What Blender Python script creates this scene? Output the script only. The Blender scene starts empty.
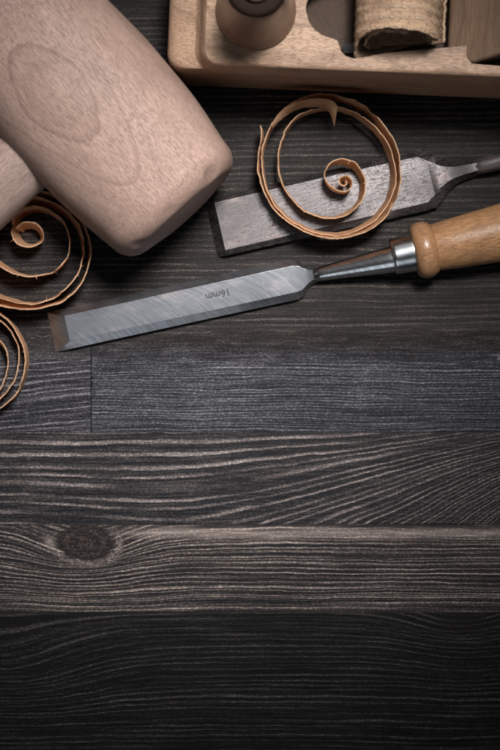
import bpy, bmesh, math, random
from mathutils import Vector, Matrix, noise as mnoise
from mathutils.geometry import tessellate_polygon

random.seed(7)
C = bpy.context.scene.collection
S = 2560.0            # photograph pixels per metre on the table top
D = 0.70              # camera height above the table top
MM = 0.001

def at(px, py, z=0.0):
    """photo pixel -> world point at height z (metres)"""
    k = (1 - z / D) / S
    return Vector(((px - 250) * k, (375 - py) * k, z))

# ------------------------------------------------------------------ objects
def mesh_obj(name, bm, mat, parent=None, smooth=True, sharp=None):
    bmesh.ops.recalc_face_normals(bm, faces=bm.faces)
    me = bpy.data.meshes.new(name)
    bm.to_mesh(me); bm.free()
    me.materials.append(mat)
    for p in me.polygons: p.use_smooth = smooth
    if sharp: me.set_sharp_from_angle(angle=math.radians(sharp))
    o = bpy.data.objects.new(name, me)
    C.objects.link(o)
    if parent: o.parent = parent
    return o

def empty(name, loc, rz=0.0):
    o = bpy.data.objects.new(name, None)
    o.empty_display_size = 0.02
    C.objects.link(o); o.location = loc; o.rotation_euler = (0, 0, rz)
    return o

def tag(o, label, cat, group=None):
    o['label'] = label; o['category'] = cat
    if group: o['group'] = group
    return o

# ------------------------------------------------------------------ nodes
class NT:
    def __init__(s, name):
        s.m = bpy.data.materials.new(name); s.m.use_nodes = True
        s.t = s.m.node_tree; s.t.nodes.clear()
        s.out = s.t.nodes.new('ShaderNodeOutputMaterial')
        s.bsdf = s.t.nodes.new('ShaderNodeBsdfPrincipled')
        s.t.links.new(s.bsdf.outputs[0], s.out.inputs[0])
        tc = s.t.nodes.new('ShaderNodeTexCoord')
        s.obj = tc.outputs['Object']
        sp = s.t.nodes.new('ShaderNodeSeparateXYZ'); s.t.links.new(s.obj, sp.inputs[0])
        s.x, s.y, s.z = sp.outputs
    def put(s, v, sock):
        if isinstance(v, bpy.types.NodeSocket): s.t.links.new(v, sock)
        elif v is not None:
            if isinstance(v, (tuple, list)) and len(v) == 3 and sock.type == 'RGBA': v = (*v, 1)
            sock.default_value = v
    def m_(s, op, a, b=None, c=None, clamp=False):
        n = s.t.nodes.new('ShaderNodeMath'); n.operation = op; n.use_clamp = clamp
        for i, v in enumerate((a, b, c)):
            if v is not None: s.put(v, n.inputs[i])
        return n.outputs[0]
    def add(s, *a):
        r = a[0]
        for b in a[1:]: r = s.m_('ADD', r, b)
        return r
    def mul(s, *a):
        r = a[0]
        for b in a[1:]: r = s.m_('MULTIPLY', r, b)
        return r
    def sub(s, a, b): return s.m_('SUBTRACT', a, b)
    def mad(s, a, b, c): return s.m_('MULTIPLY_ADD', a, b, c)
    def sstep(s, e0, e1, v):
        n = s.t.nodes.new('ShaderNodeMapRange'); n.interpolation_type = 'SMOOTHSTEP'
        s.put(v, n.inputs[0]); s.put(e0, n.inputs[1]); s.put(e1, n.inputs[2])
        n.inputs[3].default_value = 0; n.inputs[4].default_value = 1
        return n.outputs[0]
    def mapr(s, v, a, b, c, d):
        n = s.t.nodes.new('ShaderNodeMapRange')
        s.put(v, n.inputs[0])
        for i, q in enumerate((a, b, c, d)): s.put(q, n.inputs[i + 1])
        return n.outputs[0]
    def gauss(s, v, c, w):
        d = s.mul(s.sub(v, c), 1.0 / w)
        return s.m_('EXPONENT', s.mul(s.mul(d, d), -1.0))
    def vec(s, x, y, z=0.0):
        n = s.t.nodes.new('ShaderNodeCombineXYZ')
        s.put(x, n.inputs[0]); s.put(y, n.inputs[1]); s.put(z, n.inputs[2])
        return n.outputs[0]
    def noise(s, v=None, scale=1.0, detail=2.0, rough=0.5, w=None, dist=0.0):
        n = s.t.nodes.new('ShaderNodeTexNoise')
        if w is not None and v is None:
            n.noise_dimensions = '1D'; s.put(w, n.inputs['W'])
        else:
            n.noise_dimensions = '3D'; s.put(v, n.inputs['Vector'])
        n.inputs['Scale'].default_value = scale; n.inputs['Detail'].default_value = detail
        n.inputs['Roughness'].default_value = rough; n.inputs['Distortion'].default_value = dist
        return n.outputs[0]
    def mix(s, f, a, b, mode='MIX'):
        n = s.t.nodes.new('ShaderNodeMix'); n.data_type = 'RGBA'; n.blend_type = mode
        n.clamp_factor = True
        s.put(f, n.inputs[0]); s.put(a, n.inputs[6]); s.put(b, n.inputs[7])
        return n.outputs[2]
    def lerp(s, f, a, b):
        n = s.t.nodes.new('ShaderNodeMix'); n.data_type = 'FLOAT'
        s.put(f, n.inputs[0]); s.put(a, n.inputs[2]); s.put(b, n.inputs[3])
        return n.outputs[0]
    def bump(s, h, dist, strength=1.0, normal=None):
        n = s.t.nodes.new('ShaderNodeBump')
        n.inputs['Strength'].default_value = strength; n.inputs['Distance'].default_value = dist
        s.put(h, n.inputs['Height'])
        if normal is not None: s.put(normal, n.inputs['Normal'])
        return n.outputs[0]
    def set(s, **k):
        names = dict(color='Base Color', rough='Roughness', metal='Metallic', normal='Normal', spec='Specular IOR Level',
                     coat='Coat Weight', coat_rough='Coat Roughness', aniso='Anisotropic', sss='Subsurface Weight')
        for a, v in k.items(): s.put(v, s.bsdf.inputs[names[a]])
        return s.m

# ------------------------------------------------------------------ material: black stained, brushed pine boards
def mat_table():
    n = NT('stained_pine')
    px = n.mad(n.x, S, 250.0)
    py0 = n.mad(n.y, -S, 375.0)
    # slow waviness of the grain
    w1 = n.noise(n.vec(n.mul(px, 0.006), n.mul(py0, 0.02), 3.1), 1.0, 1.0)
    w2 = n.noise(n.vec(n.mul(px, 0.03), n.mul(py0, 0.07), 9.0), 1.0, 1.0)
    py = n.add(py0, n.mul(n.sub(w1, 0.5), 9.0), n.mul(n.sub(w2, 0.5), 2.6))
    # --- boards: masks (hard, at the true joints)
    def above(y): return n.sstep(y - 0.6, y + 0.6, py0)
    a345, a432, a524, a612 = n.sstep(330.0, 362.0, n.add(py0, n.mul(n.sub(w2, 0.5), 22.0))), above(432.0), above(524.5), above(612.0)
    left = n.mul(n.sub(a345, a432), n.sub(1.0, n.sstep(90.6, 91.4, px)))
    m0 = n.sub(1.0, a345)
    m1 = n.sub(n.sub(a345, a432), left)
    m2 = n.sub(a432, a524); m3 = n.sub(a524, a612); m4 = a612
    # --- ring coordinate of each board
    c0 = n.mad(n.add(py, n.mul(px, 0.012)), 1 / 6.2, 11.3)
    c1 = n.mad(py, 1 / 2.9, 70.0)
    cl = n.mad(n.add(py, n.mul(px, 0.10)), 1 / 6.0, 31.0)
    # cathedral board: lines climb to the right
    ax = n.m_('POWER', n.mapr(px, 180.0, 500.0, 0.0, 1.0), 1.6)
    def Bc(c): return n.m_('MAXIMUM', n.mad(n.sub(c, 499.0), 0.85, 74.0), 8.0)
    t1 = n.add(py, n.mul(ax, Bc(py)))
    t1 = n.add(py, n.mul(ax, Bc(t1)))
    t2 = n.add(py, n.mul(ax, Bc(t1)))
    lw = n.mul(n.gauss(px, 120.0, 130.0), n.sstep(450.0, 500.0, py), -0.05)
    c2 = n.mad(n.add(t2, n.mul(lw, n.sub(px, 20.0))), 1 / 10.0, 50.0)
    # knot board: grain flows under the knot
    dk = n.mul(n.gauss(px, 84.0, 58.0), n.m_('EXPONENT', n.mul(n.m_('MAXIMUM', n.sub(py, 556.0), 0.0), -1 / 20.0)), 26.0)
    c3 = n.mad(n.sub(py, dk), 1 / 5.0, 3.7)
    d4 = n.add(n.mul(n.gauss(px, 462.0, 60.0), n.m_('EXPONENT', n.mul(n.m_('MAXIMUM', n.sub(py, 630.0), 0.0), -1 / 45.0)), 22.0),
               n.mul(n.gauss(px, 0.0, 95.0), n.gauss(py, 668.0, 46.0), 34.0))
    c4 = n.mad(n.sub(py, d4), 1 / 5.6, 21.0)
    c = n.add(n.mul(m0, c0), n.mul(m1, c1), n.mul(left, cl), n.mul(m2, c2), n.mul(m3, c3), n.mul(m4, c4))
    # --- year rings
    jit = n.noise(n.vec(n.mul(px, 0.09), n.mul(py0, 0.5), 1.7), 1.0, 2.0, 0.6)
    cj0 = n.add(c, n.mul(n.sub(jit, 0.5), 0.22))
    cj = n.add(cj0, n.mul(n.noise(w=cj0, scale=0.37, detail=1.0), 0.95))
    ph = n.m_('FRACT', cj)
    wid = n.noise(n.vec(n.mul(px, 0.010), n.m_('FLOOR', cj), 1.0), 1.0, 1.0)
    edge = n.sub(0.90, n.mul(wid, 0.50))
    ring = n.mul(n.sstep(n.sub(edge, 0.10), n.add(edge, 0.18), ph), n.sub(1.0, n.sstep(0.93, 1.0, ph)))
    amp = n.noise(n.vec(n.mul(px, 0.006), n.mul(n.m_('FLOOR', cj), 3.7), 2.0), 1.0, 2.0)
    ring = n.mul(ring, n.sstep(0.30, 0.66, amp), 1.25)
    r2 = n.noise(w=n.mad(cj0, 2.9, 40.0), scale=1.0, detail=2.0, rough=0.6)
    ring2 = n.sstep(0.50, 0.68, r2)
    breakx = n.noise(n.vec(n.mul(px, 0.013), n.mul(c, 0.8), 5.0), 1.0, 2.0, 0.55)
    ring = n.mul(ring, n.sstep(0.22, 0.55, breakx))
    # --- fibres and pores
    fib = n.noise(n.vec(n.mul(px, 0.02), n.mul(py, 0.85), 0.3), 1.0, 3.0, 0.6)
    spk = n.noise(n.vec(n.mul(px, 0.42), n.mul(py0, 0.75), 8.3), 1.0, 2.0, 0.7)
    blotch = n.noise(n.vec(n.mul(px, 0.012), n.mul(py0, 0.02), 2.2), 1.0, 3.0, 0.55)
    fibm = n.sstep(0.44, 0.72, fib); spkm = n.sstep(0.46, 0.66, spk)
    # contrast per board
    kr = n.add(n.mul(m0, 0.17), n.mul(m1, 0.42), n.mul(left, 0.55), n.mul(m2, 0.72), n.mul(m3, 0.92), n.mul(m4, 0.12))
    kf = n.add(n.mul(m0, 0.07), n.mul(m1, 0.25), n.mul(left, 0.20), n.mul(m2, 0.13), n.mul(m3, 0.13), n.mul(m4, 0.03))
    worn = n.add(n.mul(ring, kr, n.mad(spkm, 0.75, 0.40)),
                 n.mul(ring2, kr, n.add(0.30, n.mul(m3, 0.35), n.mul(m2, -0.18)), n.mad(spkm, 0.7, 0.3)),
                 n.mul(n.add(n.mul(fibm, 0.45), n.mul(n.mul(spkm, n.sstep(0.3, 0.6, fib)), 0.75)), kf))
    worn = n.mul(worn, n.mad(blotch, 1.3, 0.35))
    # pale worn band along the top of the knot board
    be = n.noise(n.vec(n.mul(px, 0.02), 0.0, 6.0), 1.0, 2.0, 0.6)
    bc = n.add(529.0, n.mul(be, 9.0))
    bmask = n.mul(n.gauss(py0, bc, 4.6), n.sstep(105.0, 170.0, px), m3, 1.5)
    worn = n.m_('MAXIMUM', worn, n.mul(bmask, n.add(0.22, n.mul(fibm, 0.45), n.mul(spkm, 0.25))))
    # --- knots
    def knot(cx, cy, rx, ry):
        kx = n.mul(n.sub(px, cx), 1 / rx); ky = n.mul(n.sub(py0, cy), 1 / ry)
        kn = n.noise(n.vec(n.mul(px, 0.05), n.mul(py0, 0.07), cx), 1.0, 2.0)
        return n.add(n.m_('SQRT', n.add(n.mul(kx, kx), n.mul(ky, ky))), n.mul(n.sub(kn, 0.5), 0.55)), kx, ky
    d1, k1x, k1y = knot(85.5, 542.5, 29.0, 18.5)
    in1 = n.sub(1.0, n.sstep(0.80, 1.06, n.add(d1, n.mul(n.sub(spk, 0.5), 0.25))))
    krings = n.sstep(0.45, 0.7, n.noise(w=n.mul(d1, 7.0), scale=1.0, detail=1.0))
    kcr = n.noise(n.vec(n.mul(px, 0.30), n.mul(py0, 0.30), 4.0), 1.0, 3.0, 0.7)
    halo = n.mul(n.gauss(d1, 1.16, 0.16), n.sstep(-0.9, 0.6, n.add(k1y, n.mul(k1x, 0.45))), n.sstep(0.32, 0.6, kcr), n.mad(spkm, 0.6, 0.4))
    worn = n.mul(worn, n.sub(1.0, in1))
    worn = n.m_('MAXIMUM', worn, n.mul(halo, 0.75))
    worn = n.m_('MAXIMUM', worn, n.mul(n.gauss(px, 50.0, 5.5), n.gauss(n.add(py0, n.mul(px, -0.6)), 513.0, 6.0), n.mad(spkm, 0.5, 0.35)))
    d2, k2x, k2y = knot(462.0, 624.0, 26.0, 12.0)
    in2 = n.mul(n.sub(1.0, n.sstep(0.55, 1.15, d2)), m4, 0.7)
    halo2 = n.mul(n.gauss(d2, 1.10, 0.12), n.sstep(0.0, 0.9, k2y), m4)
    worn = n.m_('MAXIMUM', n.mul(worn, n.sub(1.0, n.mul(in2, 0.7))), n.mul(halo2, 0.07, n.mad(spkm, 0.8, 0.3)))
    # --- joints
    def joint(v, p, w): return n.gauss(v, p, w)
    jn = n.add(n.mul(joint(px, 91.0, 0.5), n.add(left, m1), 0.75), n.mul(joint(py0, 345.0, 0.5), 0.10), n.mul(joint(py0, 432.0, 0.5), 0.12),
               n.mul(joint(py0, 524.5, 0.6), 0.2), n.mul(joint(py0, 612.5, 0.6), 0.12))
    jn = n.m_('MINIMUM', jn, 1.0)
    worn = n.m_('MINIMUM', n.mul(worn, n.sub(1.0, n.mul(jn, 0.8))), 1.0)
    # --- colour
    stain_c = n.mix(blotch, (0.003, 0.0032, 0.0044), (0.0075, 0.0078, 0.0105))
    stain = n.mix(m0, stain_c, n.mix(blotch, (0.0045, 0.004, 0.004), (0.010, 0.0085, 0.008)))
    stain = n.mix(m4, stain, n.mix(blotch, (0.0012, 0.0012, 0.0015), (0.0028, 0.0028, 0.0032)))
    tan_cool = (0.38, 0.375, 0.43); tan_warm = (0.46, 0.375, 0.335)
    warm = n.add(n.mul(m0, 1.1), n.mul(m3, 1.0), n.mul(m2, 0.8), n.mul(m1, 0.1), n.mul(m4, 0.7), n.mul(left, 0.3))
    tan = n.mix(warm, tan_cool, tan_warm)
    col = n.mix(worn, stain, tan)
    kcrack = n.mul(n.sstep(0.56, 0.70, n.noise(n.vec(n.mul(px, 0.16), n.mul(py0, 0.5), 14.0), 1.0, 3.0, 0.7)), n.sub(1.0, n.sstep(0.3, 0.9, d1)))
    kc = n.mix(n.mul(n.add(n.mul(krings, 0.60), n.mul(n.sstep(0.45, 0.65, n.noise(n.vec(n.mul(px, 0.07), n.mul(py0, 0.42), 33.0), 1.0, 3.0, 0.65)), 0.6), n.mul(spkm, 0.35)), n.sstep(0.3, 0.7, kcr)), (0.010, 0.0075, 0.007), (0.10, 0.073, 0.066))
    kc = n.mix(kcrack, kc, (0.006, 0.004, 0.004))
    kc = n.mix(n.mul(n.gauss(d1, 0.93, 0.07), n.sstep(0.4, 0.6, kcr)), kc, (0.008, 0.006, 0.006))
    col = n.mix(in1, col, kc)
    col = n.mix(n.mul(in2, 0.7), col, (0.009, 0.0065, 0.006))
    col = n.mix(jn, col, (0.004, 0.004, 0.005))
    h = n.add(n.mul(worn, 0.8), n.mul(fib, 0.25), n.mul(spk, 0.22), n.mul(jn, -0.9))
    rough = n.add(n.mapr(worn, 0.0, 0.6, 0.50, 0.66), n.mul(n.sub(spk, 0.5), 0.25))
    return n.set(color=col, rough=rough, spec=0.09, normal=n.bump(h, 0.0005, 0.9))

# ------------------------------------------------------------------ material: plain woods
def mat_beech(name, ax='x', base=((0.40, 0.285, 0.225), (0.52, 0.385, 0.315)), pore=(0.20, 0.115, 0.085), loops=False,
              pore_amt=0.8, rough=0.55, coat=0.0, figure=0.5, bump=0.00025, centre=(0, 0)):
    """pale wood; grain along the local axis ax (object space, metres)"""
    n = NT(name)
    q = {'x': (n.x, n.y, n.z), 'y': (n.y, n.x, n.z), 'z': (n.z, n.x, n.y)}[ax]
    u, v, w = [n.mul(k, 1000.0) for k in q]          # millimetres, u along the grain
    big = n.noise(n.vec(n.mul(u, 0.018), n.mul(v, 0.06), n.mul(w, 0.06)), 1.0, 3.0, 0.55)
    fine = n.noise(n.vec(n.mul(u, 0.12), n.mul(v, 2.0), n.mul(w, 2.0)), 1.0, 3.0, 0.6)
    # growth rings round an axis off to one side
    wob = n.noise(n.vec(n.mul(u, 0.02), n.mul(v, 0.03), n.mul(w, 0.03)), 1.0, 2.0)
    vv = n.sub(v, centre[0]); ww = n.sub(w, centre[1])
    rad = n.add(n.m_('SQRT', n.add(n.mul(vv, vv), n.mul(ww, ww))), n.mul(wob, 16.0), n.mul(u, 0.03))
    ring = n.noise(w=n.mul(rad, 0.42), scale=1.0, detail=2.0, rough=0.55)
    rl = n.sstep(0.50, 0.72, ring)
    col = n.mix(n.sstep(0.3, 0.7, n.add(n.mul(big, 0.4), n.mul(fine, 0.6))), tuple(c * 0.86 for c in base[0]), tuple(c * 1.06 for c in base[1]))
    dark = tuple(c * 0.62 for c in base[0])
    col = n.mix(n.mul(rl, figure), col, dark)
    h = n.mul(fine, 0.5)
    if loops:
        # flat-sawn flame figure on the upper face of the mallet: nested tongues
        lu = n.noise(n.vec(n.mul(u, 0.03), n.mul(v, 0.05), 4.0), 1.0, 3.0, 0.6)
        lq = n.noise(n.vec(n.mul(u, 0.35), n.mul(v, 0.35), 2.0), 1.0, 3.0, 0.6)
        du = n.mul(n.m_('ABSOLUTE', n.add(u, 4.0)), 1 / 21.0); dv = n.mul(n.add(v, 7.0), 1 / 12.5)
        wig = n.add(n.mul(n.sub(lu, 0.5), 7.0), n.mul(n.sub(lq, 0.5), 3.0))
        oval = n.add(n.mul(n.add(n.m_('POWER', du, 1.3), n.mul(dv, dv)), 15.0), wig)
        tip = n.add(u, n.mul(n.mul(n.add(v, 6.5), n.add(v, 6.5)), 0.12), wig)
        up = n.sstep(0.0, 0.012, n.z)
        for fld, c0, wd, k in ((oval, 15.0, 1.3, 0.46), (tip, 38.5, 1.3, 0.38), (oval, 8.0, 2.6, 0.16), (tip, 29.0, 2.5, 0.12), (tip, 53.0, 2.5, 0.14)):
            edge = n.sub(fld, c0)
            line = n.mul(n.sstep(-wd * 3.2, 0.0, edge), n.sub(1.0, n.sstep(0.0, wd * 0.7, edge)))
            col = n.mix(n.mul(line, up, k), col, (0.15, 0.085, 0.07))
        zone = n.mul(n.sub(1.0, n.sstep(11.0, 15.0, oval)), up)
        col = n.mix(n.mul(zone, 0.14), col, (0.24, 0.155, 0.12))
    # short dark pores along the grain
    vo = n.noise(n.vec(n.mul(u, 0.42), n.mul(v, 2.9), n.mul(w, 2.9)), 1.0, 1.0, 0.4)
    vo2 = n.noise(n.vec(n.mul(u, 0.40), n.mul(v, 2.4), n.mul(w, 2.4)), 1.7, 1.0, 0.4)
    pm = n.m_('MAXIMUM', n.mul(n.sstep(0.56, 0.66, vo), 1.0), n.mul(n.sstep(0.57, 0.70, vo2), 0.6))
    col = n.mix(n.mul(pm, pore_amt), col, pore)
    dirt = n.noise(n.vec(n.mul(u, 0.05), n.mul(v, 0.05), n.mul(w, 0.05)), 1.0, 5.0, 0.65)
    col = n.mix(n.mul(n.sstep(0.52, 0.75, dirt), 0.35), col, tuple(c * 0.5 for c in base[0]))
    h = n.sub(h, n.mul(pm, 1.0))
    return n.set(color=col, rough=n.add(rough, n.mul(n.sub(fine, 0.5), 0.2)), spec=0.35, coat=coat, coat_rough=0.30,
                 normal=n.bump(h, bump, 0.6))

def mat_shaving():
    n = NT('shaving_wood')
    u = n.mul(n.x, 1000.0); v = n.mul(n.y, 1000.0); w = n.mul(n.z, 1000.0)
    f = n.noise(n.vec(n.mul(u, 0.16), n.mul(v, 0.16), n.mul(w, 2.2)), 1.0, 3.0, 0.65)
    b = n.noise(n.vec(n.mul(u, 0.06), n.mul(v, 0.06), n.mul(w, 0.12)), 1.0, 3.0, 0.6)
    col = n.mix(f, (0.64, 0.375, 0.20), (0.90, 0.64, 0.43))
    col = n.mix(n.sstep(0.5, 0.75, b), col, (0.55, 0.30, 0.17))
    n.set(color=col, rough=0.6, spec=0.25, normal=n.bump(f, 0.0002, 0.6))
    tr = n.t.nodes.new('ShaderNodeBsdfTranslucent'); n.put(col, tr.inputs[0])
    mx = n.t.nodes.new('ShaderNodeMixShader'); mx.inputs[0].default_value = 0.50
    n.t.links.new(n.bsdf.outputs[0], mx.inputs[1]); n.t.links.new(tr.outputs[0], mx.inputs[2])
    n.t.links.new(mx.outputs[0], n.out.inputs[0])
    return n.m

def mat_roll():
    n = NT('thick_shaving_wood')
    u = n.mul(n.x, 1000.0); v = n.mul(n.y, 1000.0); w = n.mul(n.z, 1000.0)
    f = n.noise(n.vec(n.mul(u, 0.5), n.mul(v, 2.0), n.mul(w, 0.5)), 1.0, 3.0, 0.65)
    b = n.noise(n.vec(n.mul(u, 0.10), n.mul(v, 0.25), n.mul(w, 0.10)), 1.0, 3.0, 0.6)
    col = n.mix(f, (0.40, 0.245, 0.15), (0.68, 0.475, 0.32))
    col = n.mix(n.mul(n.sstep(0.45, 0.7, b), 0.6), col, (0.20, 0.12, 0.08))
    rowp = n.m_('SINE', n.add(n.mul(v, 2 * math.pi / 3.7), n.mul(n.sub(b, 0.5), 5.0)))
    nt = n.noise(n.vec(n.mul(u, 1.1), n.mul(v, 0.9), n.mul(w, 1.1)), 1.0, 2.0, 0.6)
    nm = n.mul(n.sstep(0.1, 0.8, rowp), n.sstep(0.42, 0.62, nt))
    col = n.mix(n.mul(nm, 0.5), col, (0.74, 0.58, 0.44))
    col = n.mix(n.mul(n.sstep(0.3, 0.9, n.mul(rowp, -1.0)), n.sstep(0.45, 0.62, nt), 0.6), col, (0.16, 0.095, 0.06))
    return n.set(color=col, rough=0.65, spec=0.2, normal=n.bump(n.add(f, n.mul(nm, 1.2)), 0.0006, 0.8))

# ------------------------------------------------------------------ material: steel
def mat_steel(name, base=(0.27, 0.272, 0.288), rough=0.20, scr_dir=1.0, rust=0.5, pits=0.3, streak=0.0, grind=1.0, bdist=0.000035, patina=0.0):
    n = NT(name)
    u = n.mul(n.x, 1000.0); v = n.mul(n.y, 1000.0)
    # slightly curved grinding marks running across the blade
    gu = n.add(u, n.mul(v, scr_dir), n.mul(n.mul(v, v), 0.03))
    g1 = n.noise(n.vec(n.mul(gu, 2.6), n.mul(v, 0.10), 0.0), 1.0, 3.0, 0.7)
    g2 = n.noise(n.vec(n.mul(gu, 0.8), n.mul(v, 0.06), 3.0), 1.0, 2.0, 0.6)
    st = n.noise(n.vec(n.mul(u, 0.05), n.mul(v, 1.6), 7.0), 1.0, 3.0, 0.65)
    cl = n.noise(n.vec(n.mul(u, 0.07), n.mul(v, 0.16), 1.0), 1.0, 4.0, 0.6)
    pt = n.noise(n.vec(n.mul(u, 0.7), n.mul(v, 1.1), 2.0), 1.0, 2.0, 0.6)
    dark = tuple(c * 0.42 for c in base)
    lowf = n.noise(n.vec(n.mul(u, 0.045), n.mul(v, 0.09), 5.5), 1.0, 2.0, 0.5)
    col = n.mix(n.mul(n.sstep(0.42, 0.68, g1), grind), tuple(c * 0.85 for c in base), tuple(min(1, c * 1.3) for c in base))
    col = n.mix(n.mul(n.sstep(0.45, 0.7, g2), 0.35), col, dark)
    col = n.mix(n.mul(n.sstep(0.45, 0.75, st), streak), col, dark)
    col = n.mix(n.mul(n.sstep(0.50, 0.72, cl), rust), col, (0.15, 0.11, 0.10))
    col = n.mix(n.mul(n.sstep(0.64, 0.70, pt), pits), col, (0.06, 0.045, 0.04))
    col = n.mix(n.mul(n.sstep(0.62, 0.38, lowf), 0.25 + 0.5 * streak), col, tuple(c * 0.35 for c in base))
    metal = n.mapr(cl, 0.35, 0.7, 0.93, 0.80) if rust > 0.2 else 1.0
    if patina:
        p1 = n.noise(n.vec(n.mul(u, 0.30), n.mul(v, 1.3), 12.0), 1.0, 4.0, 0.7)
        p2 = n.noise(n.vec(n.mul(u, 1.3), n.mul(v, 2.0), 17.0), 1.0, 3.0, 0.7)
        p3 = n.noise(n.vec(n.mul(u, 0.06), n.mul(v, 0.11), 19.0), 1.0, 2.0, 0.5)
        pm = n.m_('MINIMUM', n.add(n.sstep(0.46, 0.66, n.add(n.mul(p1, 0.6), n.mul(p2, 0.25), n.mul(p3, 0.15))), n.mul(n.sstep(0.50, 0.68, p2), 0.5), 0.12), 0.92)
        col = n.mix(pm, col, tuple(c * patina for c in (0.058, 0.045, 0.040)))
        metal = n.mapr(pm, 0.0, 1.0, 0.9, 0.10)
        rough = n.mapr(pm, 0.0, 1.0, rough, 0.62)
    rg = n.add(rough, n.mul(n.sub(g2, 0.5), 0.16), n.mul(n.sstep(0.5, 0.72, cl), 0.14 * rust), n.mul(n.sstep(0.64, 0.70, pt), pits * 0.3))
    h = n.add(n.mul(g1, 0.6 * grind), n.mul(g2, 0.3 * grind), n.mul(st, streak), n.mul(n.sstep(0.62, 0.70, pt), -0.25 * pits))
    return n.set(color=col, metal=metal, rough=rg, normal=n.bump(h, bdist, 0.36))

def mat_plain(name, col, rough=0.5, metal=0.0, spec=0.5):
    n = NT(name)
    f = n.noise(n.vec(n.mul(n.x, 900.0), n.mul(n.y, 900.0), n.mul(n.z, 900.0)), 1.0, 3.0)
    c = n.mix(f, tuple(k * 0.7 for k in col), tuple(min(1, k * 1.25) for k in col))
    return n.set(color=c, rough=n.add(rough, n.mul(n.sub(f, 0.5), 0.15)), metal=metal, spec=spec)

M_table = mat_table()
M_mallet = mat_beech('mallet_beech', 'x', loops=True, figure=0.12, base=((0.30, 0.197, 0.157), (0.405, 0.275, 0.226)), pore=(0.13, 0.075, 0.055), pore_amt=0.45)
M_mhandle = mat_beech('mallet_handle_beech', 'x', figure=0.2, base=((0.30, 0.21, 0.177), (0.40, 0.29, 0.25)), pore_amt=0.4)
M_plane = mat_beech('plane_beech', 'x', figure=0.65, base=((0.39, 0.242, 0.155), (0.55, 0.37, 0.255)), centre=(-30, -60), rough=0.5, pore_amt=0.6)
M_throat = mat_beech('throat_wood_painted_shade', 'z', figure=0.4, base=((0.055, 0.036, 0.026), (0.105, 0.07, 0.05)), rough=0.7, pore_amt=0.6)  # dark base colour stands in for the shade inside the throat
M_knob = mat_beech('knob_wood', 'z', figure=0.5, base=((0.20, 0.112, 0.07), (0.29, 0.17, 0.11)), rough=0.36, coat=0.35, pore_amt=0.5)
M_wedge = mat_beech('wedge_wood', 'y', figure=0.5, base=((0.16, 0.098, 0.06), (0.23, 0.145, 0.092)), rough=0.5, pore_amt=0.5)
M_handle = mat_beech('varnished_ash', 'x', figure=0.45, base=((0.35, 0.172, 0.072), (0.52, 0.28, 0.13)), pore=(0.17, 0.08, 0.04), rough=0.38,
                     coat=0.55, pore_amt=0.55, centre=(4, 14))
M_collar = mat_beech('varnished_collar', 'x', figure=0.5, base=((0.33, 0.165, 0.075), (0.46, 0.25, 0.125)), pore=(0.15, 0.07, 0.035), rough=0.36,
                     coat=0.6, pore_amt=0.55, centre=(-3, 9))
M_shave = mat_shaving()
M_roll = mat_roll()
M_steel = mat_steel('bright_steel', rust=0.45, pits=0.25)
M_oldsteel = mat_steel('worn_steel', base=(0.105, 0.097, 0.10), bdist=0.00002, rough=0.21, scr_dir=0.2, rust=0.6, pits=0.9, streak=0.9, grind=0.12, patina=1.0)
M_shank = mat_steel('worn_shank_steel', base=(0.24, 0.215, 0.21), bdist=0.00002, rough=0.30, scr_dir=0.2, rust=0.6, pits=0.6, streak=0.5, grind=0.12, patina=2.0)
M_polish = mat_steel('polished_steel', base=(0.78, 0.79, 0.82), rough=0.24, rust=0.1, pits=0.1)
M_ink = mat_plain('etched_mark', (0.012, 0.012, 0.013), 0.6)
M_iron = mat_plain('plane_iron_steel', (0.13, 0.125, 0.125), 0.4, 1.0)
M_dark = mat_plain('blackened_wood', (0.022, 0.013, 0.009), 0.8, 0.0, 0.12)

# ------------------------------------------------------------------ table top
def build_table():
    bm = bmesh.new()
    bmesh.ops.create_cube(bm, size=1.0)
    for v in bm.verts:
        v.co = Vector((v.co.x * 1.10, v.co.y * 0.90, (v.co.z - 0.5) * 0.03))
    bmesh.ops.bevel(bm, geom=bm.edges[:], offset=0.002, segments=2, affect='EDGES')
    o = mesh_obj('tabletop', bm, M_table, smooth=False)
    o['kind'] = 'structure'; o['label'] = 'black stained wooden table top of brushed pine boards with a knot'
build_table()

# ------------------------------------------------------------------ lofts
def loft(rings, cap=True):
    bm = bmesh.new()
    R = [[bm.verts.new(p) for p in r] for r in rings]
    k = len(R[0])
    for a, b in zip(R, R[1:]):
        for i in range(k):
            bm.faces.new((a[i], a[(i + 1) % k], b[(i + 1) % k], b[i]))
    if cap:
        bm.faces.new(R[0][::-1]); bm.faces.new(R[-1])
    return bm

def lathe_x(prof, seg=64, axis=lambda x: (0.0, 0.0), wob=0.0, sq=1.0):
    """rings along +x: prof = [(x, r)], axis(x) = (y, z) offset of the centre; sq > 1 flattens the circle towards a square"""
    rings = []
    for x, r in prof:
        cy, cz = axis(x); ring = []
        for i in range(seg):
            a = 2 * math.pi * i / seg
            ca, sa = math.cos(a), math.sin(a)
            k = (abs(ca) ** (2 * sq) + abs(sa) ** (2 * sq)) ** (-1 / (2 * sq))
            rr = r * k
            if wob: rr += wob * mnoise.noise(Vector((x * 60, ca * 2.2, sa * 2.2)))
            ring.append(Vector((x, cy + rr * ca, cz + rr * sa)))
        rings.append(ring)
    return loft(rings)

def dense(prof, step):
    out = [prof[0]]
    for (x0, r0), (x1, r1) in zip(prof, prof[1:]):
        k = max(1, int(abs(x1 - x0) / step))
        for i in range(1, k + 1):
            t = i / k; out.append((x0 + (x1 - x0) * t, r0 + (r1 - r0) * t))
    return out

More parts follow.
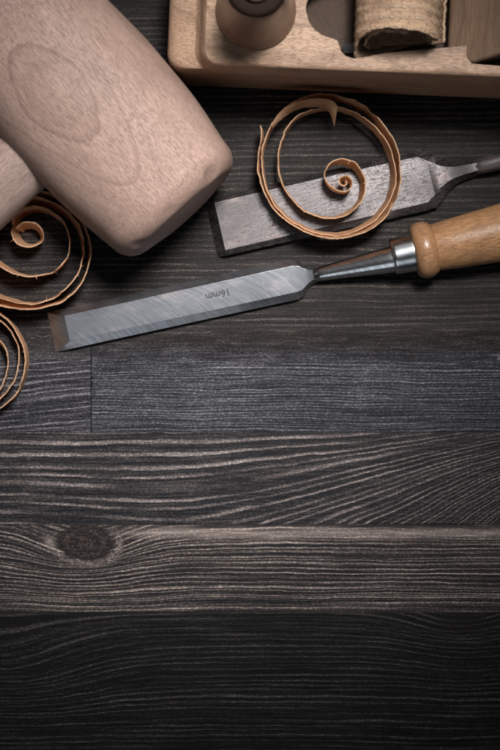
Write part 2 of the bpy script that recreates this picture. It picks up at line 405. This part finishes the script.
# ------------------------------------------------------------------ mallet
def build_mallet():
    ang = math.atan2(-0.743, 0.67)
    L = 0.056; RM = 0.0325; RE = 0.0288
    c = at(184.5, 213.0, RM); d = Vector((0.67, -0.743, 0))
    ctr = c - d * L
    root = empty('wooden_mallet', (ctr.x, ctr.y, 0), ang)
    tag(root, 'pale beech mallet with thick barrel head and flame grain, beside the plane', 'mallet')
    prof = []
    e = 0.0042
    for sgn in (-1, 1):
        side = []
        for i in range(13):
            a = math.pi / 2 * i / 12
            side.append((L - 0.0095 + 0.0095 * math.sin(a), (RE - 0.0075) + 0.0075 * math.cos(a)))
        side = [(L + 0.0022, 0.0005), (L + 0.0016, RE * 0.4), (L + 0.0006, RE * 0.62)] + side[::-1]
        if sgn < 0: prof += [(-x, r) for x, r in side]
        else:
            body = []
            for i in range(1, 40):
                x = -(L - 0.0095) + 2 * (L - 0.0095) * i / 40
                body.append((x, RE + (RM - RE) * (1 - (x / (L - 0.0095)) ** 2)))
            prof += body + side[::-1]
    bm = lathe_x(prof, 96, lambda x: (0, RM), wob=0.0005, sq=1.22)
    # a dent and small knocks on the rim of the striking face
    for v in bm.verts:
        for (kx, ky, kz, r, dep) in ((L - 0.002, 0.0155, RM + 0.0215, 0.0042, 0.0016), (L - 0.001, -0.004, RM + 0.026, 0.003, 0.0006),
                                     (L - 0.001, -0.020, RM + 0.016, 0.004, 0.0008)):
            dd = (v.co - Vector((kx, ky, kz))).length
            if dd < r:
                n = Vector((v.co.x * 0.3, v.co.y, v.co.z - RM)).normalized()
                v.co -= n * dep * (1 - (dd / r) ** 2)
    head = mesh_obj('mallet_head', bm, M_mallet, root, sharp=50)
    head.location.z = 0
    # material coordinates: put the object origin on the head's axis
    for v in head.data.vertices: v.co.z -= RM
    head.location.z = RM
    hp = dense([(-0.030, 0.0115), (0.020, 0.0135), (0.05, 0.0140), (0.12, 0.0150), (0.22, 0.0165), (0.255, 0.0165), (0.262, 0.0145), (0.264, 0.008)], 0.008)
    hb = lathe_x(hp, 48, wob=0.0003, sq=1.12)
    h = mesh_obj('handle', hb, M_mhandle, root, sharp=50)
    h.location = (0, 0, RM); h.rotation_euler = (0, math.radians(3.0), -math.pi / 2)
    return root
build_mallet()

# ------------------------------------------------------------------ chisels
def blade_section(x, W, F, e, T, z0=0.0, y0=0.0):
    return [Vector((x * MM, (y0 + y) * MM, (z0 + z) * MM)) for y, z in
            ((-W / 2, 0), (W / 2, 0), (W / 2, e), (F / 2, T), (-F / 2, T), (-W / 2, e))]

def bevel_obj(o, w, seg=2, ang=22):
    m = o.modifiers.new('soft_edges', 'BEVEL'); m.width = w; m.segments = seg
    m.limit_method = 'ANGLE'; m.angle_limit = math.radians(ang)
    m.harden_normals = True
    return o

def text_mesh(body, size):
    cu = bpy.data.curves.new('mark', 'FONT'); cu.body = body; cu.size = size
    cu.extrude = 0.00002; cu.align_x = 'CENTER'; cu.align_y = 'CENTER'; cu.space_character = 1.0
    cu.offset = 0.00006
    o = bpy.data.objects.new('mark', cu); C.objects.link(o)
    dg = bpy.context.evaluated_depsgraph_get()
    me = bpy.data.meshes.new_from_object(o.evaluated_get(dg))
    bpy.data.objects.remove(o); bpy.data.curves.remove(cu)
    return me

def chisel_handle(root, x0, r0, axis, length, prof_k=1.0):
    P = [(0, 8.9), (1.0, 9.1), (8, 9.7), (27, 11.1), (55, 12.6), (80, 13.0), (102, 12.4), (118, 11.6), (123, 10.6), (125.5, 8.0), (126.2, 3.0)]
    prof = [((x0 + x * length / 126) * MM, r * prof_k * MM) for x, r in P]
    bm = lathe_x(dense(prof, 0.004), 64, axis, wob=0.00012)
    return mesh_obj('handle', bm, M_handle, root, sharp=50)

def build_chisel_small():
    p = at(51.5, 332.5, 0)
    root = empty('bench_chisel', p, math.radians(12.3))
    tag(root, 'bright steel chisel marked 16mm with a varnished wooden handle and polished ferrule', 'chisel')
    W, F, e, T = 15.9, 10.1, 2.8, 4.2
    secs = [blade_section(0, W, W - 0.2, 0.15, 0.22), blade_section(6.6, W, F, e, T), blade_section(30, W, F, e, T + 0.05),
            blade_section(60, W, F + 0.1, e, T + 0.1), blade_section(97.2, W + 0.1, F + 0.2, e, T + 0.2),
            blade_section(99.2, 14.2, F - 0.6, e + .1, T + 0.3), blade_section(101.6, 9.0, 6.0, 1.6, T + .4), blade_section(103.4, 6.8, 4.3, 1.9, 4.8),
            blade_section(106.5, 5.7, 3.0, 2.3, 5.3), blade_section(109.5, 4.6, 1.8, 2.6, 5.6)]
    b = mesh_obj('blade', loft(secs), M_steel, root, smooth=True, sharp=20)
    bevel_obj(b, 0.00025)
    me = text_mesh('16mm', 0.00385)
    me.materials.append(M_ink)
    t = bpy.data.objects.new('size_mark', me); C.objects.link(t); t.parent = b
    q = at(218, 294.3, 0.0043) - p
    r = Matrix.Rotation(-math.radians(12.3), 3, 'Z') @ q
    t.location = (r.x, r.y, (T + 0.185) * MM); t.rotation_euler = (0, 0, math.pi + math.radians(1.5))
    def ax_s(x):
        k = (x * 1000 - 103) / 33
        return (-0.9 * MM * k, (3.3 + 6.6 * k) * MM)
    sh = [(104.2, 1.0), (104.6, 2.2), (107.0, 2.8), (112, 3.15), (122, 4.05), (131, 4.85), (135.8, 5.15), (137, 5.0)]
    mesh_obj('shank', lathe_x(dense([(x * MM, r * MM) for x, r in sh], 0.002), 48, ax_s), M_polish, root, sharp=50)
    def ax_h(x): return (0.0, (10.8 + (x * 1000 - 148) * 0.033) * MM)
    fe = [(135.2, 5.0), (135.3, 6.5), (135.7, 6.9), (136.6, 7.0), (140, 7.25), (143.2, 7.55), (143.9, 7.6), (144.5, 7.2)]
    mesh_obj('ferrule', lathe_x(dense([(x * MM, r * MM) for x, r in fe], 0.0015), 64, ax_h), M_polish, root, sharp=60)
    co = [(143.6, 7.6), (143.9, 9.0), (144.6, 10.0), (146.0, 10.8), (147.8, 11.05), (149.6, 10.8), (151.2, 10.0), (152.0, 9.2), (152.3, 8.4)]
    mesh_obj('collar', lathe_x([(x * MM, r * MM) for x, r in co], 64, ax_h, wob=0.0001), M_collar, root, sharp=70)
    chisel_handle(root, 151.9, 9.0, ax_h, 126)
    return root

def build_chisel_wide():
    p = at(211.5, 229.5, 0)
    root = empty('bench_chisel', p, math.radians(13.0))
    tag(root, 'wider dull grey worn chisel lying under the round shaving beside the wooden plane', 'chisel')
    W, F, e, T = 23.6, 18.8, 3.4, 5.2
    def sec(x, W, F, e, T): return blade_section(x, W, F, e, T)
    secs = [sec(0, W - 1.2, W - 1.4, 0.15, 0.25), sec(3.4, W - 0.8, F + .2, e, T), sec(40, W - 0.2, F, e, T + .1), sec(84, W + 0.4, F - 0.6, e + .2, T + .3),
            sec(87.5, W - 0.5, F - 5, e + .2, T - 0.2), sec(90.5, 18.0, 9.0, e + .2, 4.9), sec(93.5, 12.8, 6.0, 2.3, 4.9), sec(97, 9.0, 4.2, 2.4, 5.2),
            sec(101, 7.2, 3.4, 2.4, 5.9), sec(104, 6.7, 3.2, 2.6, 6.3), sec(107.5, 6.0, 2.4, 2.6, 6.4), sec(110, 4.2, 1.2, 2.6, 5.6)]
    b = mesh_obj('blade', loft(secs), M_oldsteel, root, smooth=True, sharp=25)
    bevel_obj(b, 0.0003)
    def ax_s(x):
        k = (x * 1000 - 104) / 44
        return (0.4 * MM * k, (3.5 + 7.5 * k) * MM)
    sh = [(104.0, 1.5), (105, 2.6), (107.5, 3.05), (114, 3.3), (125, 3.6), (140, 4.3), (148, 5.0)]
    mesh_obj('shank', lathe_x(dense([(x * MM, r * MM) for x, r in sh], 0.003), 40, ax_s), M_shank, root, sharp=50)
    def ax_h(x): return (0.0, (11.0 + (x * 1000 - 148) * 0.02) * MM)
    fe = [(146, 5.0), (146.1, 7.6), (147, 8.0), (155, 8.4), (155.4, 8.0)]
    mesh_obj('ferrule', lathe_x([(x * MM, r * MM) for x, r in fe], 48, ax_h), M_polish, root, sharp=50)
    chisel_handle(root, 155.0, 9.0, ax_h, 126)
    return root
build_chisel_small()
build_chisel_wide()

# ------------------------------------------------------------------ hand plane
def build_plane():
    H = 50.0
    o3 = Vector((-31.0, 113.4, 0)) * MM
    ang = math.radians(-2.4)
    root = empty('hand_plane', o3, ang)
    tag(root, 'wooden hand plane with turned front knob and open throat', 'hand plane')
    Minv = Matrix.Rotation(-ang, 3, 'Z')
    def loc(px, py, z):                       # photo pixel at height z (mm) -> plane's own millimetres
        q = Minv @ (at(px, py, z * MM) - o3) * 1000
        return q.x, q.y
    L, Wd = 235.0, 44.0
    # side profile (x, z), left end first, with a stepped and coved nose
    prof = [(0.6, 0), (0, 1), (0, 33.5), (0.5, 35.8), (1.6, 37.2), (3.2, 38.2), (6.0, 39.2), (8.6, 39.6), (10.4, 40.2), (11.6, 41.6), (12.4, 44.0), (13.0, 47.0),
            (13.6, 48.7), (14.4, 49.7), (15.6, H)]
    tail = [(L - 3, H), (L - 1, 49.2), (L, 47), (L, 1), (L - 0.6, 0)]
    ys = [0, 0.15, 0.5, 1.0, 1.7, 2.6, 3.7, 5.0, 6.2]
    ys = ys + [Wd / 2] + [Wd - y for y in ys[::-1]]
    rings = []
    for y in ys:
        t = min(y, Wd - y)
        ins = 6.2 - math.sqrt(max(0, 6.2 ** 2 - (6.2 - min(t, 6.2)) ** 2))
        drop = 0.9 * (1 - min(1, t / 1.0)) ** 2
        ring = []
        for x, z in prof + [(60, H), (130, H)] + tail:
            xx = x + (ins if x < 40 else 0)
            zz = z
            if z > H - 1.5: zz = z - drop
            ring.append(Vector((xx, y, zz)) * MM)
        rings.append(ring)
    bm = bmesh.new()
    R = [[bm.verts.new(p) for p in r] for r in rings]
    k = len(R[0])
    for a, b in zip(R, R[1:]):
        for i in range(k):
            bm.faces.new((a[i], a[(i + 1) % k], b[(i + 1) % k], b[i]))
    bm.faces.new(R[0]); bm.faces.new(R[-1][::-1])
    body = mesh_obj('plane_body', bm, M_plane, root)
    # throat: cut out of the body
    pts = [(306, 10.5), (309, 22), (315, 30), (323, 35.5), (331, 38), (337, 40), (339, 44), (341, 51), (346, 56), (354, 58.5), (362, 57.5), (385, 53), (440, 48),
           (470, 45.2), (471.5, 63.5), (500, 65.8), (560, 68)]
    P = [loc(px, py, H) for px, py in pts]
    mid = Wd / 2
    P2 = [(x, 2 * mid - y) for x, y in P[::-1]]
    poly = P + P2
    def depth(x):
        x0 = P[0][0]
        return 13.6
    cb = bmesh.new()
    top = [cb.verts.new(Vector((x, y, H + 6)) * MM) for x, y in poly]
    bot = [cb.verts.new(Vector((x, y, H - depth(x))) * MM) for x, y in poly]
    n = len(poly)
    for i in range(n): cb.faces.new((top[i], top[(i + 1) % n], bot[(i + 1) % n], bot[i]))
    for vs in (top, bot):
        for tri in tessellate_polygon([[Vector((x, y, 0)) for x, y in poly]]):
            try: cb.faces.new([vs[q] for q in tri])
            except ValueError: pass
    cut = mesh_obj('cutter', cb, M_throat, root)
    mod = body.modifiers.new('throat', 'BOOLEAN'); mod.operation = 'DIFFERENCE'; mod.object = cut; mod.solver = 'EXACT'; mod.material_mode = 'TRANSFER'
    bpy.context.view_layer.update()
    dg = bpy.context.evaluated_depsgraph_get()
    me = bpy.data.meshes.new_from_object(body.evaluated_get(dg))
    body.modifiers.clear(); body.data = me
    cm = cut.data; bpy.data.objects.remove(cut); bpy.data.meshes.remove(cm)
    for f in me.polygons: f.use_smooth = True
    me.set_sharp_from_angle(angle=math.radians(28))
    bevel_obj(body, 0.0005, 2, 40)
    # knob: flared skirt, dark waist, mushroom top
    kx, ky = loc(256, 10, H)
    def lathe_z(prof, seg=64):
        rings = []
        for z, r in prof:
            rings.append([Vector((r * math.cos(2 * math.pi * i / seg), r * math.sin(2 * math.pi * i / seg), z)) * MM for i in range(seg)])
        return loft(rings)
    sk = [(-2, 13.6), (0, 14.4), (1.4, 14.6), (2.6, 14.3), (4.2, 13.6), (8, 12.7), (14, 11.8), (22, 11.1), (30, 10.7), (35, 10.5), (36.6, 10.1), (37.0, 8.0)]
    kb = mesh_obj('knob', lathe_z(sk), M_knob, root, sharp=45)
    kb.location = Vector((kx, ky, H)) * MM
    wa = [(36.4, 8.6), (37.2, 10.0), (38.6, 10.5), (40.4, 10.3), (41.4, 9.2), (41.6, 6.0)]
    w_ = mesh_obj('ring', lathe_z(wa), M_dark, kb, sharp=60)
    tp = [(40.5, 5.0), (41.8, 5.8), (43, 6.0), (44.2, 5.2), (44.8, 3.0), (44.9, 0.4)]
    mesh_obj('knob_top', lathe_z(tp), M_knob, kb, sharp=60)
    # plane iron: steel plate sloping up under the wedge
    ix0, iy0 = loc(343, 54.5, 40); ix1 = ix0 + 8.0
    ib = bmesh.new()
    y1 = iy0 + 4.5
    vs = []
    for (x, z) in ((ix0, 40.5), (ix0 + 1.0, 39.0), (ix0 + 6, 39.0), (ix1, 37.0), (ix1, 40.0), (ix0 + 5, 42.5)):
        vs.append([ib.verts.new(Vector((x, y, z)) * MM) for y in (iy0 + 0.4, y1 - 0.4)])
    m = len(vs)
    for i in range(m):
        a, b = vs[i], vs[(i + 1) % m]
        ib.faces.new((a[0], a[1], b[1], b[0]))
    ib.faces.new([v[0] for v in vs]); ib.faces.new([v[1] for v in vs][::-1])
    mesh_obj('plane_iron', ib, M_iron, root, smooth=False)
    # wedge / rear grip block rising out of the throat
    wp = [(448, 49.5, 47), (472.5, 63.0, 51), (530, 45, 62)]
    wb = bmesh.new()
    up, lo = [], []
    fr = [(loc(px, py, z)[0], loc(px, py, z)[1], z) for px, py, z in wp]
    ring = fr + [(x, 2 * mid - y, z) for x, y, z in fr[::-1]]
    for x, y, z in ring:
        up.append(wb.verts.new(Vector((x, y, z)) * MM)); lo.append(wb.verts.new(Vector((x, y, 36.4)) * MM))
    m = len(ring)
    for i in range(m): wb.faces.new((lo[i], lo[(i + 1) % m], up[(i + 1) % m], up[i]))
    for a in ((0, 1, 4, 5), (1, 2, 3, 4)):
        wb.faces.new([up[i] for i in a]); wb.faces.new([lo[i] for i in a][::-1])
    wo = mesh_obj('wedge', wb, M_wedge, root, smooth=True, sharp=30)
    bevel_obj(wo, 0.0012, 3, 25)
    return root, loc
plane_root, ploc = build_plane()

# ------------------------------------------------------------------ shavings
def catmull(P, per=14):
    out = []
    n = len(P)
    for i in range(n - 1):
        p0 = P[max(0, i - 1)]; p1 = P[i]; p2 = P[i + 1]; p3 = P[min(n - 1, i + 2)]
        for k in range(per):
            t = k / per
            q = []
            for a, b, c, d in zip(p0, p1, p2, p3):
                q.append(0.5 * ((2 * b) + (-a + c) * t + (2 * a - 5 * b + 4 * c - d) * t * t + (-a + 3 * b - 3 * c + d) * t ** 3))
            out.append(q)
    out.append(list(P[-1]))
    return out

def resample(Q, step):
    out = [Q[0]]; acc = 0.0
    for a, b in zip(Q, Q[1:]):
        d = math.hypot(b[0] - a[0], b[1] - a[1]); 
        if d == 0: continue
        t = step - acc
        while t <= d:
            out.append([u + (v - u) * t / d for u, v in zip(a, b)]); t += step
        acc = (acc + d) % step
    return out

def shaving(name, path, zb, label, group, seed=0, whisk=26, thick=0.45, jag=1.0, extra=None):
    """path: [(px, py, width_mm, lean, lift)] centre line of the strip on edge; lean = how far (mm) the top leans outwards, lift in mm"""
    rnd = random.Random(seed)
    Q = resample(catmull(path, 16), 1.7)
    for i, q in enumerate(Q):
        k = min(1.0, i / 60)
        q[0] += k * (1.5 * mnoise.noise(Vector((i * 0.045, seed, 11))) + 0.5 * mnoise.noise(Vector((i * 0.21, seed, 12))))
        q[1] += k * (1.5 * mnoise.noise(Vector((i * 0.045, seed, 21))) + 0.5 * mnoise.noise(Vector((i * 0.21, seed, 22))))
    c = at(sum(q[0] for q in Q) / len(Q), sum(q[1] for q in Q) / len(Q), 0); c.z = 0
    root_loc = Vector((c.x, c.y, 0))
    bm = bmesh.new()
    rows = 6
    N = len(Q)
    grid = []
    tears = [(rnd.uniform(0, N), rnd.uniform(2, 6), rnd.uniform(0.10, 0.32)) for _ in range(N // 22)]
    for i, q in enumerate(Q):
        a = Q[max(0, i - 1)]; b = Q[min(N - 1, i + 1)]
        tx, ty = b[0] - a[0], b[1] - a[1]; l = math.hypot(tx, ty) or 1
        nx, ny = ty / l, -tx / l               # sideways in photo pixels
        nw = Vector((nx, -ny, 0))
        wdt = q[2] * (1 + 0.10 * mnoise.noise(Vector((i * 0.05, seed, 0))))
        jt = jag * 0.55 * mnoise.noise(Vector((i * 0.55, seed * 3.1, 2))) + jag * 0.5 * mnoise.noise(Vector((i * 0.17, seed, 7)))
        jb = jag * 0.35 * mnoise.noise(Vector((i * 0.4, seed * 1.7, 5)))
        for (ti, tw, td) in tears:
            g = abs(i - ti) / tw
            if g < 1: jt -= wdt * td * (1 - g)
        zt = (zb + q[4] + wdt) * MM
        base = at(q[0], q[1], zt); base.z = 0
        col = []
        for r in range(rows + 1):
            s = r / rows
            z = zb + q[4] + s * (wdt + jt) + (1 - s) * (jb * 0.6 + 0.2)
            buck = 0.28 * mnoise.noise(Vector((i * 0.09, s * 1.6, seed + 3))) + 0.25 * math.sin(s * math.pi) * mnoise.noise(Vector((i * 0.03, 1, seed)))
            fr = max(0.0, min(1.0, 0.5 + 2.2 * mnoise.noise(Vector((i * 0.07, seed, 41)))))
            buck += fr * s * s * (0.45 * mnoise.noise(Vector((i * 0.63, seed, 31))) + 0.5 * mnoise.noise(Vector((i * 0.17, seed, 37)))) * jag / 1.5
            p = base + nw * ((q[3] * (s - 1.0) + buck) * MM)
            p.z = max(0.25, z) * MM
            col.append((p - root_loc, nw))
        grid.append(col)
    def sheet(off):
        return [[bm.verts.new(p + nw * (off * MM)) for p, nw in col] for col in grid]
    A = sheet(thick / 2); B = sheet(-thick / 2)
    for i in range(N - 1):
        for r in range(rows):
            bm.faces.new((A[i][r], A[i + 1][r], A[i + 1][r + 1], A[i][r + 1]))
            bm.faces.new((B[i][r], B[i][r + 1], B[i + 1][r + 1], B[i + 1][r]))
        bm.faces.new((A[i][rows], A[i + 1][rows], B[i + 1][rows], B[i][rows]))
        bm.faces.new((A[i][0], B[i][0], B[i + 1][0], A[i + 1][0]))
    for i in (0, N - 1):
        for r in range(rows): bm.faces.new((A[i][r], A[i][r + 1], B[i][r + 1], B[i][r]))
    # torn splinters standing off the top edge
    for _ in range(whisk):
        i = rnd.randrange(3, N - 4)
        p, nw = grid[i][rows]; p2, _n = grid[i + 1][rows]
        along = (p2 - p).normalized()
        ln = rnd.uniform(0.5, 2.2) * MM
        tip = p + nw * rnd.uniform(-1, 1) * ln + along * rnd.uniform(-0.8, 0.8) * ln + Vector((0, 0, rnd.uniform(0.0, 0.9) * ln))
        wd = rnd.uniform(0.12, 0.32)
        q0 = p - along * wd * MM - Vector((0, 0, 0.5 * MM)); q1 = p + along * wd * MM - Vector((0, 0, 0.5 * MM)); q2 = p - nw * 0.25 * MM - Vector((0, 0, 0.2 * MM))
        vv = [bm.verts.new(x) for x in (q0, q1, q2, tip)]
        bm.faces.new((vv[0], vv[1], vv[3])); bm.faces.new((vv[1], vv[2], vv[3])); bm.faces.new((vv[2], vv[0], vv[3]))
    if extra: extra(bm, root_loc)
    o = mesh_obj(name, bm, M_shave, sharp=60)
    o.location = root_loc
    tag(o, label, 'wood shaving', group)
    return o

GR = 'curled wood shavings lying among the tools'
def P5(pts, w, lean, lift=0.0):
    out = []
    n = len(pts)
    for i, p in enumerate(pts):
        t = i / (n - 1)
        ww = w(t) if callable(w) else w; ll = lean(t) if callable(lean) else lean; lf = lift(t) if callable(lift) else lift
        out.append((p[0], p[1], ww, ll, lf))
    return out

# big open spiral on the wide chisel: from the tight centre outwards
sp = []
for k in range(12):
    a = math.radians(-45 + k * 45); r = 1.4 + k * 0.72
    sp.append((344.5 + r * math.cos(a), 182 + r * math.sin(a)))
A_path = sp + [(334, 189), (327, 183), (325, 174), (329, 164), (338, 159), (349, 160), (360, 168), (366, 181), (364, 196), (355, 209), (341, 217), (323, 218), (303, 210), (287, 193), (279, 172),
               (280, 147), (290, 124), (309, 110), (333, 106.5), (357, 113), (378, 130), (392, 153), (396, 178), (389, 203), (370, 224), (341, 235), (311, 231), (284, 215),
               (267, 191), (262, 163), (267, 135), (281, 112), (302, 98), (328, 94), (356, 101), (380, 119), (396, 145), (401, 172), (395, 201), (377, 224), (346, 238), (312, 234),
               (282, 217), (263, 190), (257.5, 160), (261, 133), (260, 124)]
def flapA(bm, c):
    """torn wide tongue hanging off the top of the loop"""
    top = [(271, 125, 17), (279, 113, 17.5), (290, 105, 18), (304, 100, 18), (320, 98.5, 18), (333, 101, 17.5), (338.5, 108, 16.5)]
    bot = [(273, 128, 14), (284, 117, 13), (296, 110.5, 12), (309, 107, 12), (322, 107.5, 12), (329, 112, 11), (335, 128, 10)]
    rows = []
    for (a, b) in zip(resample(catmull(top, 8), 2.5), resample(catmull(bot, 8), 2.5)):
        rw = []
        for k in range(5):
            t = k / 4
            x, y, z = [u + (v - u) * t for u, v in zip(a, b)]
            j = 1.2 * mnoise.noise(Vector((x * 0.4, y * 0.4, 3))) if k == 4 else 0
            rw.append(at(x, y + j, (z + 0.5 * math.sin(t * 3.14)) * MM) - c)
        rows.append(rw)
    for off in (0.0, -0.35 * MM):
        V = [[bm.verts.new(p + Vector((0, 0, off))) for p in rw] for rw in rows]
        for a, b in zip(V, V[1:]):
            for k in range(4): bm.faces.new((a[k], a[k + 1], b[k + 1], b[k]))
shaving('wood_shaving', P5(A_path, lambda t: 8.0 + 2.0 * math.sin(t * 9), lambda t: 0.5 + 0.5 * min(1, t * 2) + 0.6 * math.sin(t * 23), 0.0), 6.2,
        'open spiral shaving standing on the wide worn chisel', GR, seed=3, whisk=60, extra=flapA)

# left spiral, half under the mallet's shadow
sp = [(33, 222), (28, 221.5), (23, 226), (20, 231)]
B_path = [(16, 228), (21, 223), (28, 221.5), (36, 224), (42, 231), (42, 239), (36, 245), (27, 247), (17, 243), (11.5, 233), (12, 221), (19, 211), (33, 206), (50, 210), (63, 222), (69, 241), (65, 259), (50, 272), (28, 277),
          (8, 271), (-12, 257), (-22, 238), (-20, 218), (-6, 204), (16, 196), (42, 198), (64, 209), (79, 228), (83, 250), (77, 275), (60, 294), (34, 303), (6, 300), (-20, 288),
          (-34, 266), (-36, 240), (-26, 214), (-6, 198), (20, 191), (46, 193), (69, 206), (85, 226), (90, 250), (84, 278), (66, 299), (38, 309), (6, 307), (-22, 296), (-36, 280)]
shaving('wood_shaving', P5(B_path, lambda t: 11.0 + 4.0 * min(1, t * 2), lambda t: 1.4 + 0.6 * math.sin(t * 15), 0.0), 0.3,
        'rusty brown coil of shaving below the mallet handle, left of the small chisel tip', GR, seed=11, whisk=75)

C_path = [(-30, 372), (-38, 362), (-30, 346), (-12, 338), (2, 343), (8, 357), (6, 376), (-3, 392), (-22, 402), (-48, 396), (-64, 374), (-62, 346), (-44, 322), (-18, 314), (2, 322), (15, 340), (18.5, 358),
          (13, 382), (-1, 400), (-24, 411), (-54, 404), (-72, 380), (-70, 344), (-50, 316), (-22, 306), (3, 316), (18, 335), (25, 357), (21, 382), (8, 402), (-12, 414), (-30, 418)]
shaving('wood_shaving', P5(C_path, 9.5, lambda t: 0.6 + 0.8 * math.sin(t * 13), 0.0), 0.3,
        'coil of shaving cut off by the left edge, below the other two', GR, seed=23, whisk=36)

# thick shaving rolled up in the plane's throat
def build_roll():
    ang = math.radians(-2.4)
    y_end = 121.3
    R0 = 17.2; zc = 55.0
    cx = (399 - 250) / 2.56 * (1 - zc / 700)
    c = Vector((cx, y_end, 0)) * MM
    bm = bmesh.new()
    turns = 1.75; N = 190; Mrow = 60; LEN = 34.0
    def pt(i, j, off):
        t = i / N
        th = math.radians(-285) + t * turns * 2 * math.pi
        r = 10.8 + 6.4 * t + off
        y = LEN * j / Mrow
        rag = 1.7 * mnoise.noise(Vector((t * 9, 3, 1))) + 0.7 * mnoise.noise(Vector((t * 42, 1, 9)))
        lowleft = max(0.0, math.cos(th - math.radians(215)))
        y0 = rag - 7.5 * lowleft ** 3 * (1 if t > 0.4 else 0.4)
        y = y0 + (LEN - y0) * (j / Mrow)
        # rows of chattered ridges round the roll
        row = math.sin(y * 2 * math.pi / 3.7 + 0.8 * mnoise.noise(Vector((th * 1.3, y * 0.08, 4))))
        notch = mnoise.noise(Vector((th * 13, y * 0.55, 2)))
        r += 0.14 * row + 0.34 * row * notch + 0.25 * mnoise.noise(Vector((th * 3, y * 0.3, 6)))
        return Vector((r * math.cos(th), y, zc + r * math.sin(th))) * MM
    for off in (0,):
        A = [[bm.verts.new(pt(i, j, 0.45)) for j in range(Mrow + 1)] for i in range(N + 1)]
        B = [[bm.verts.new(pt(i, j, -0.45)) for j in range(Mrow + 1)] for i in range(N + 1)]
    for i in range(N):
        for j in range(Mrow):
            bm.faces.new((A[i][j], A[i + 1][j], A[i + 1][j + 1], A[i][j + 1]))
            bm.faces.new((B[i][j], B[i][j + 1], B[i + 1][j + 1], B[i + 1][j]))
        for j in (0, Mrow): bm.faces.new((A[i][j], A[i + 1][j], B[i + 1][j], B[i][j]))
    for i in (0, N):
        for j in range(Mrow): bm.faces.new((A[i][j], A[i][j + 1], B[i][j + 1], B[i][j]))
    o = mesh_obj('wood_shaving', bm, M_roll, sharp=70)
    o.location = c; o.rotation_euler = (0, 0, ang)
    tag(o, 'thick ridged shaving rolled up in the throat of the wooden plane', 'wood shaving', GR)
build_roll()

# ------------------------------------------------------------------ camera
cam = bpy.data.cameras.new('camera')
co = bpy.data.objects.new('camera', cam); C.objects.link(co)
co.location = (0, 0, D); co.rotation_euler = (0, 0, 0)
cam.sensor_fit = 'VERTICAL'; cam.sensor_height = 36.0
cam.lens = 36.0 * D / (750 / S)
cam.clip_start = 0.01; cam.clip_end = 50
cam.dof.use_dof = True; cam.dof.focus_distance = D - 0.006; cam.dof.aperture_fstop = 14.0
bpy.context.scene.camera = co

# ------------------------------------------------------------------ light: one key softbox, plus added unseen fills for the metal
def area(name, loc, target, size, power, color, spread):
    l = bpy.data.lights.new(name, 'AREA'); l.shape = 'DISK'; l.size = size
    l.energy = power; l.color = color; l.spread = math.radians(spread)
    o = bpy.data.objects.new(name, l); C.objects.link(o); o.location = loc
    o.rotation_euler = (Vector(target) - Vector(loc)).to_track_quat('-Z', 'Y').to_euler()
    return o
area('key_softbox', (0.10, 0.29, 0.72), (-0.026, 0.018, 0.0), 0.20, 0.30, (1.0, 0.98, 0.965), 24)
area('overhead_reflection_fill', (-0.03, 0.10, 1.15), (-0.01, 0.0, 0.0), 0.55, 0.045, (0.80, 0.90, 1.0), 60)  # added cool lamp, gives the blades and table something to reflect
area('south_bevel_fill', (-0.10, -0.65, 0.50), (-0.02, 0.05, 0.0), 0.55, 0.26, (0.84, 0.92, 1.0), 120)  # added off-frame fill, mirrored in the lower chisel bevel
area('north_bevel_fill', (0.10, 0.80, 0.60), (0.0, 0.05, 0.0), 0.70, 0.32, (0.95, 0.97, 1.0), 120)  # added off-frame fill for upper bevel and shank highlights
area('west_tip_fill', (-0.80, 0.05, 0.36), (0.0, 0.05, 0.0), 0.40, 0.05, (0.95, 0.97, 1.0), 120)  # weak fill added to lift the chisel's tip bevel

w = bpy.data.worlds.new('World'); bpy.context.scene.world = w; w.use_nodes = True
w.node_tree.nodes['Background'].inputs[0].default_value = (0.6, 0.65, 0.75, 1)
w.node_tree.nodes['Background'].inputs[1].default_value = 0.012

sc = bpy.context.scene
sc.view_settings.view_transform = 'Standard'; sc.view_settings.look = 'None'
sc.view_settings.exposure = 0.0; sc.view_settings.gamma = 1.0
sc.cycles.use_denoising = True
sc.cycles.denoising_prefilter = 'ACCURATE'
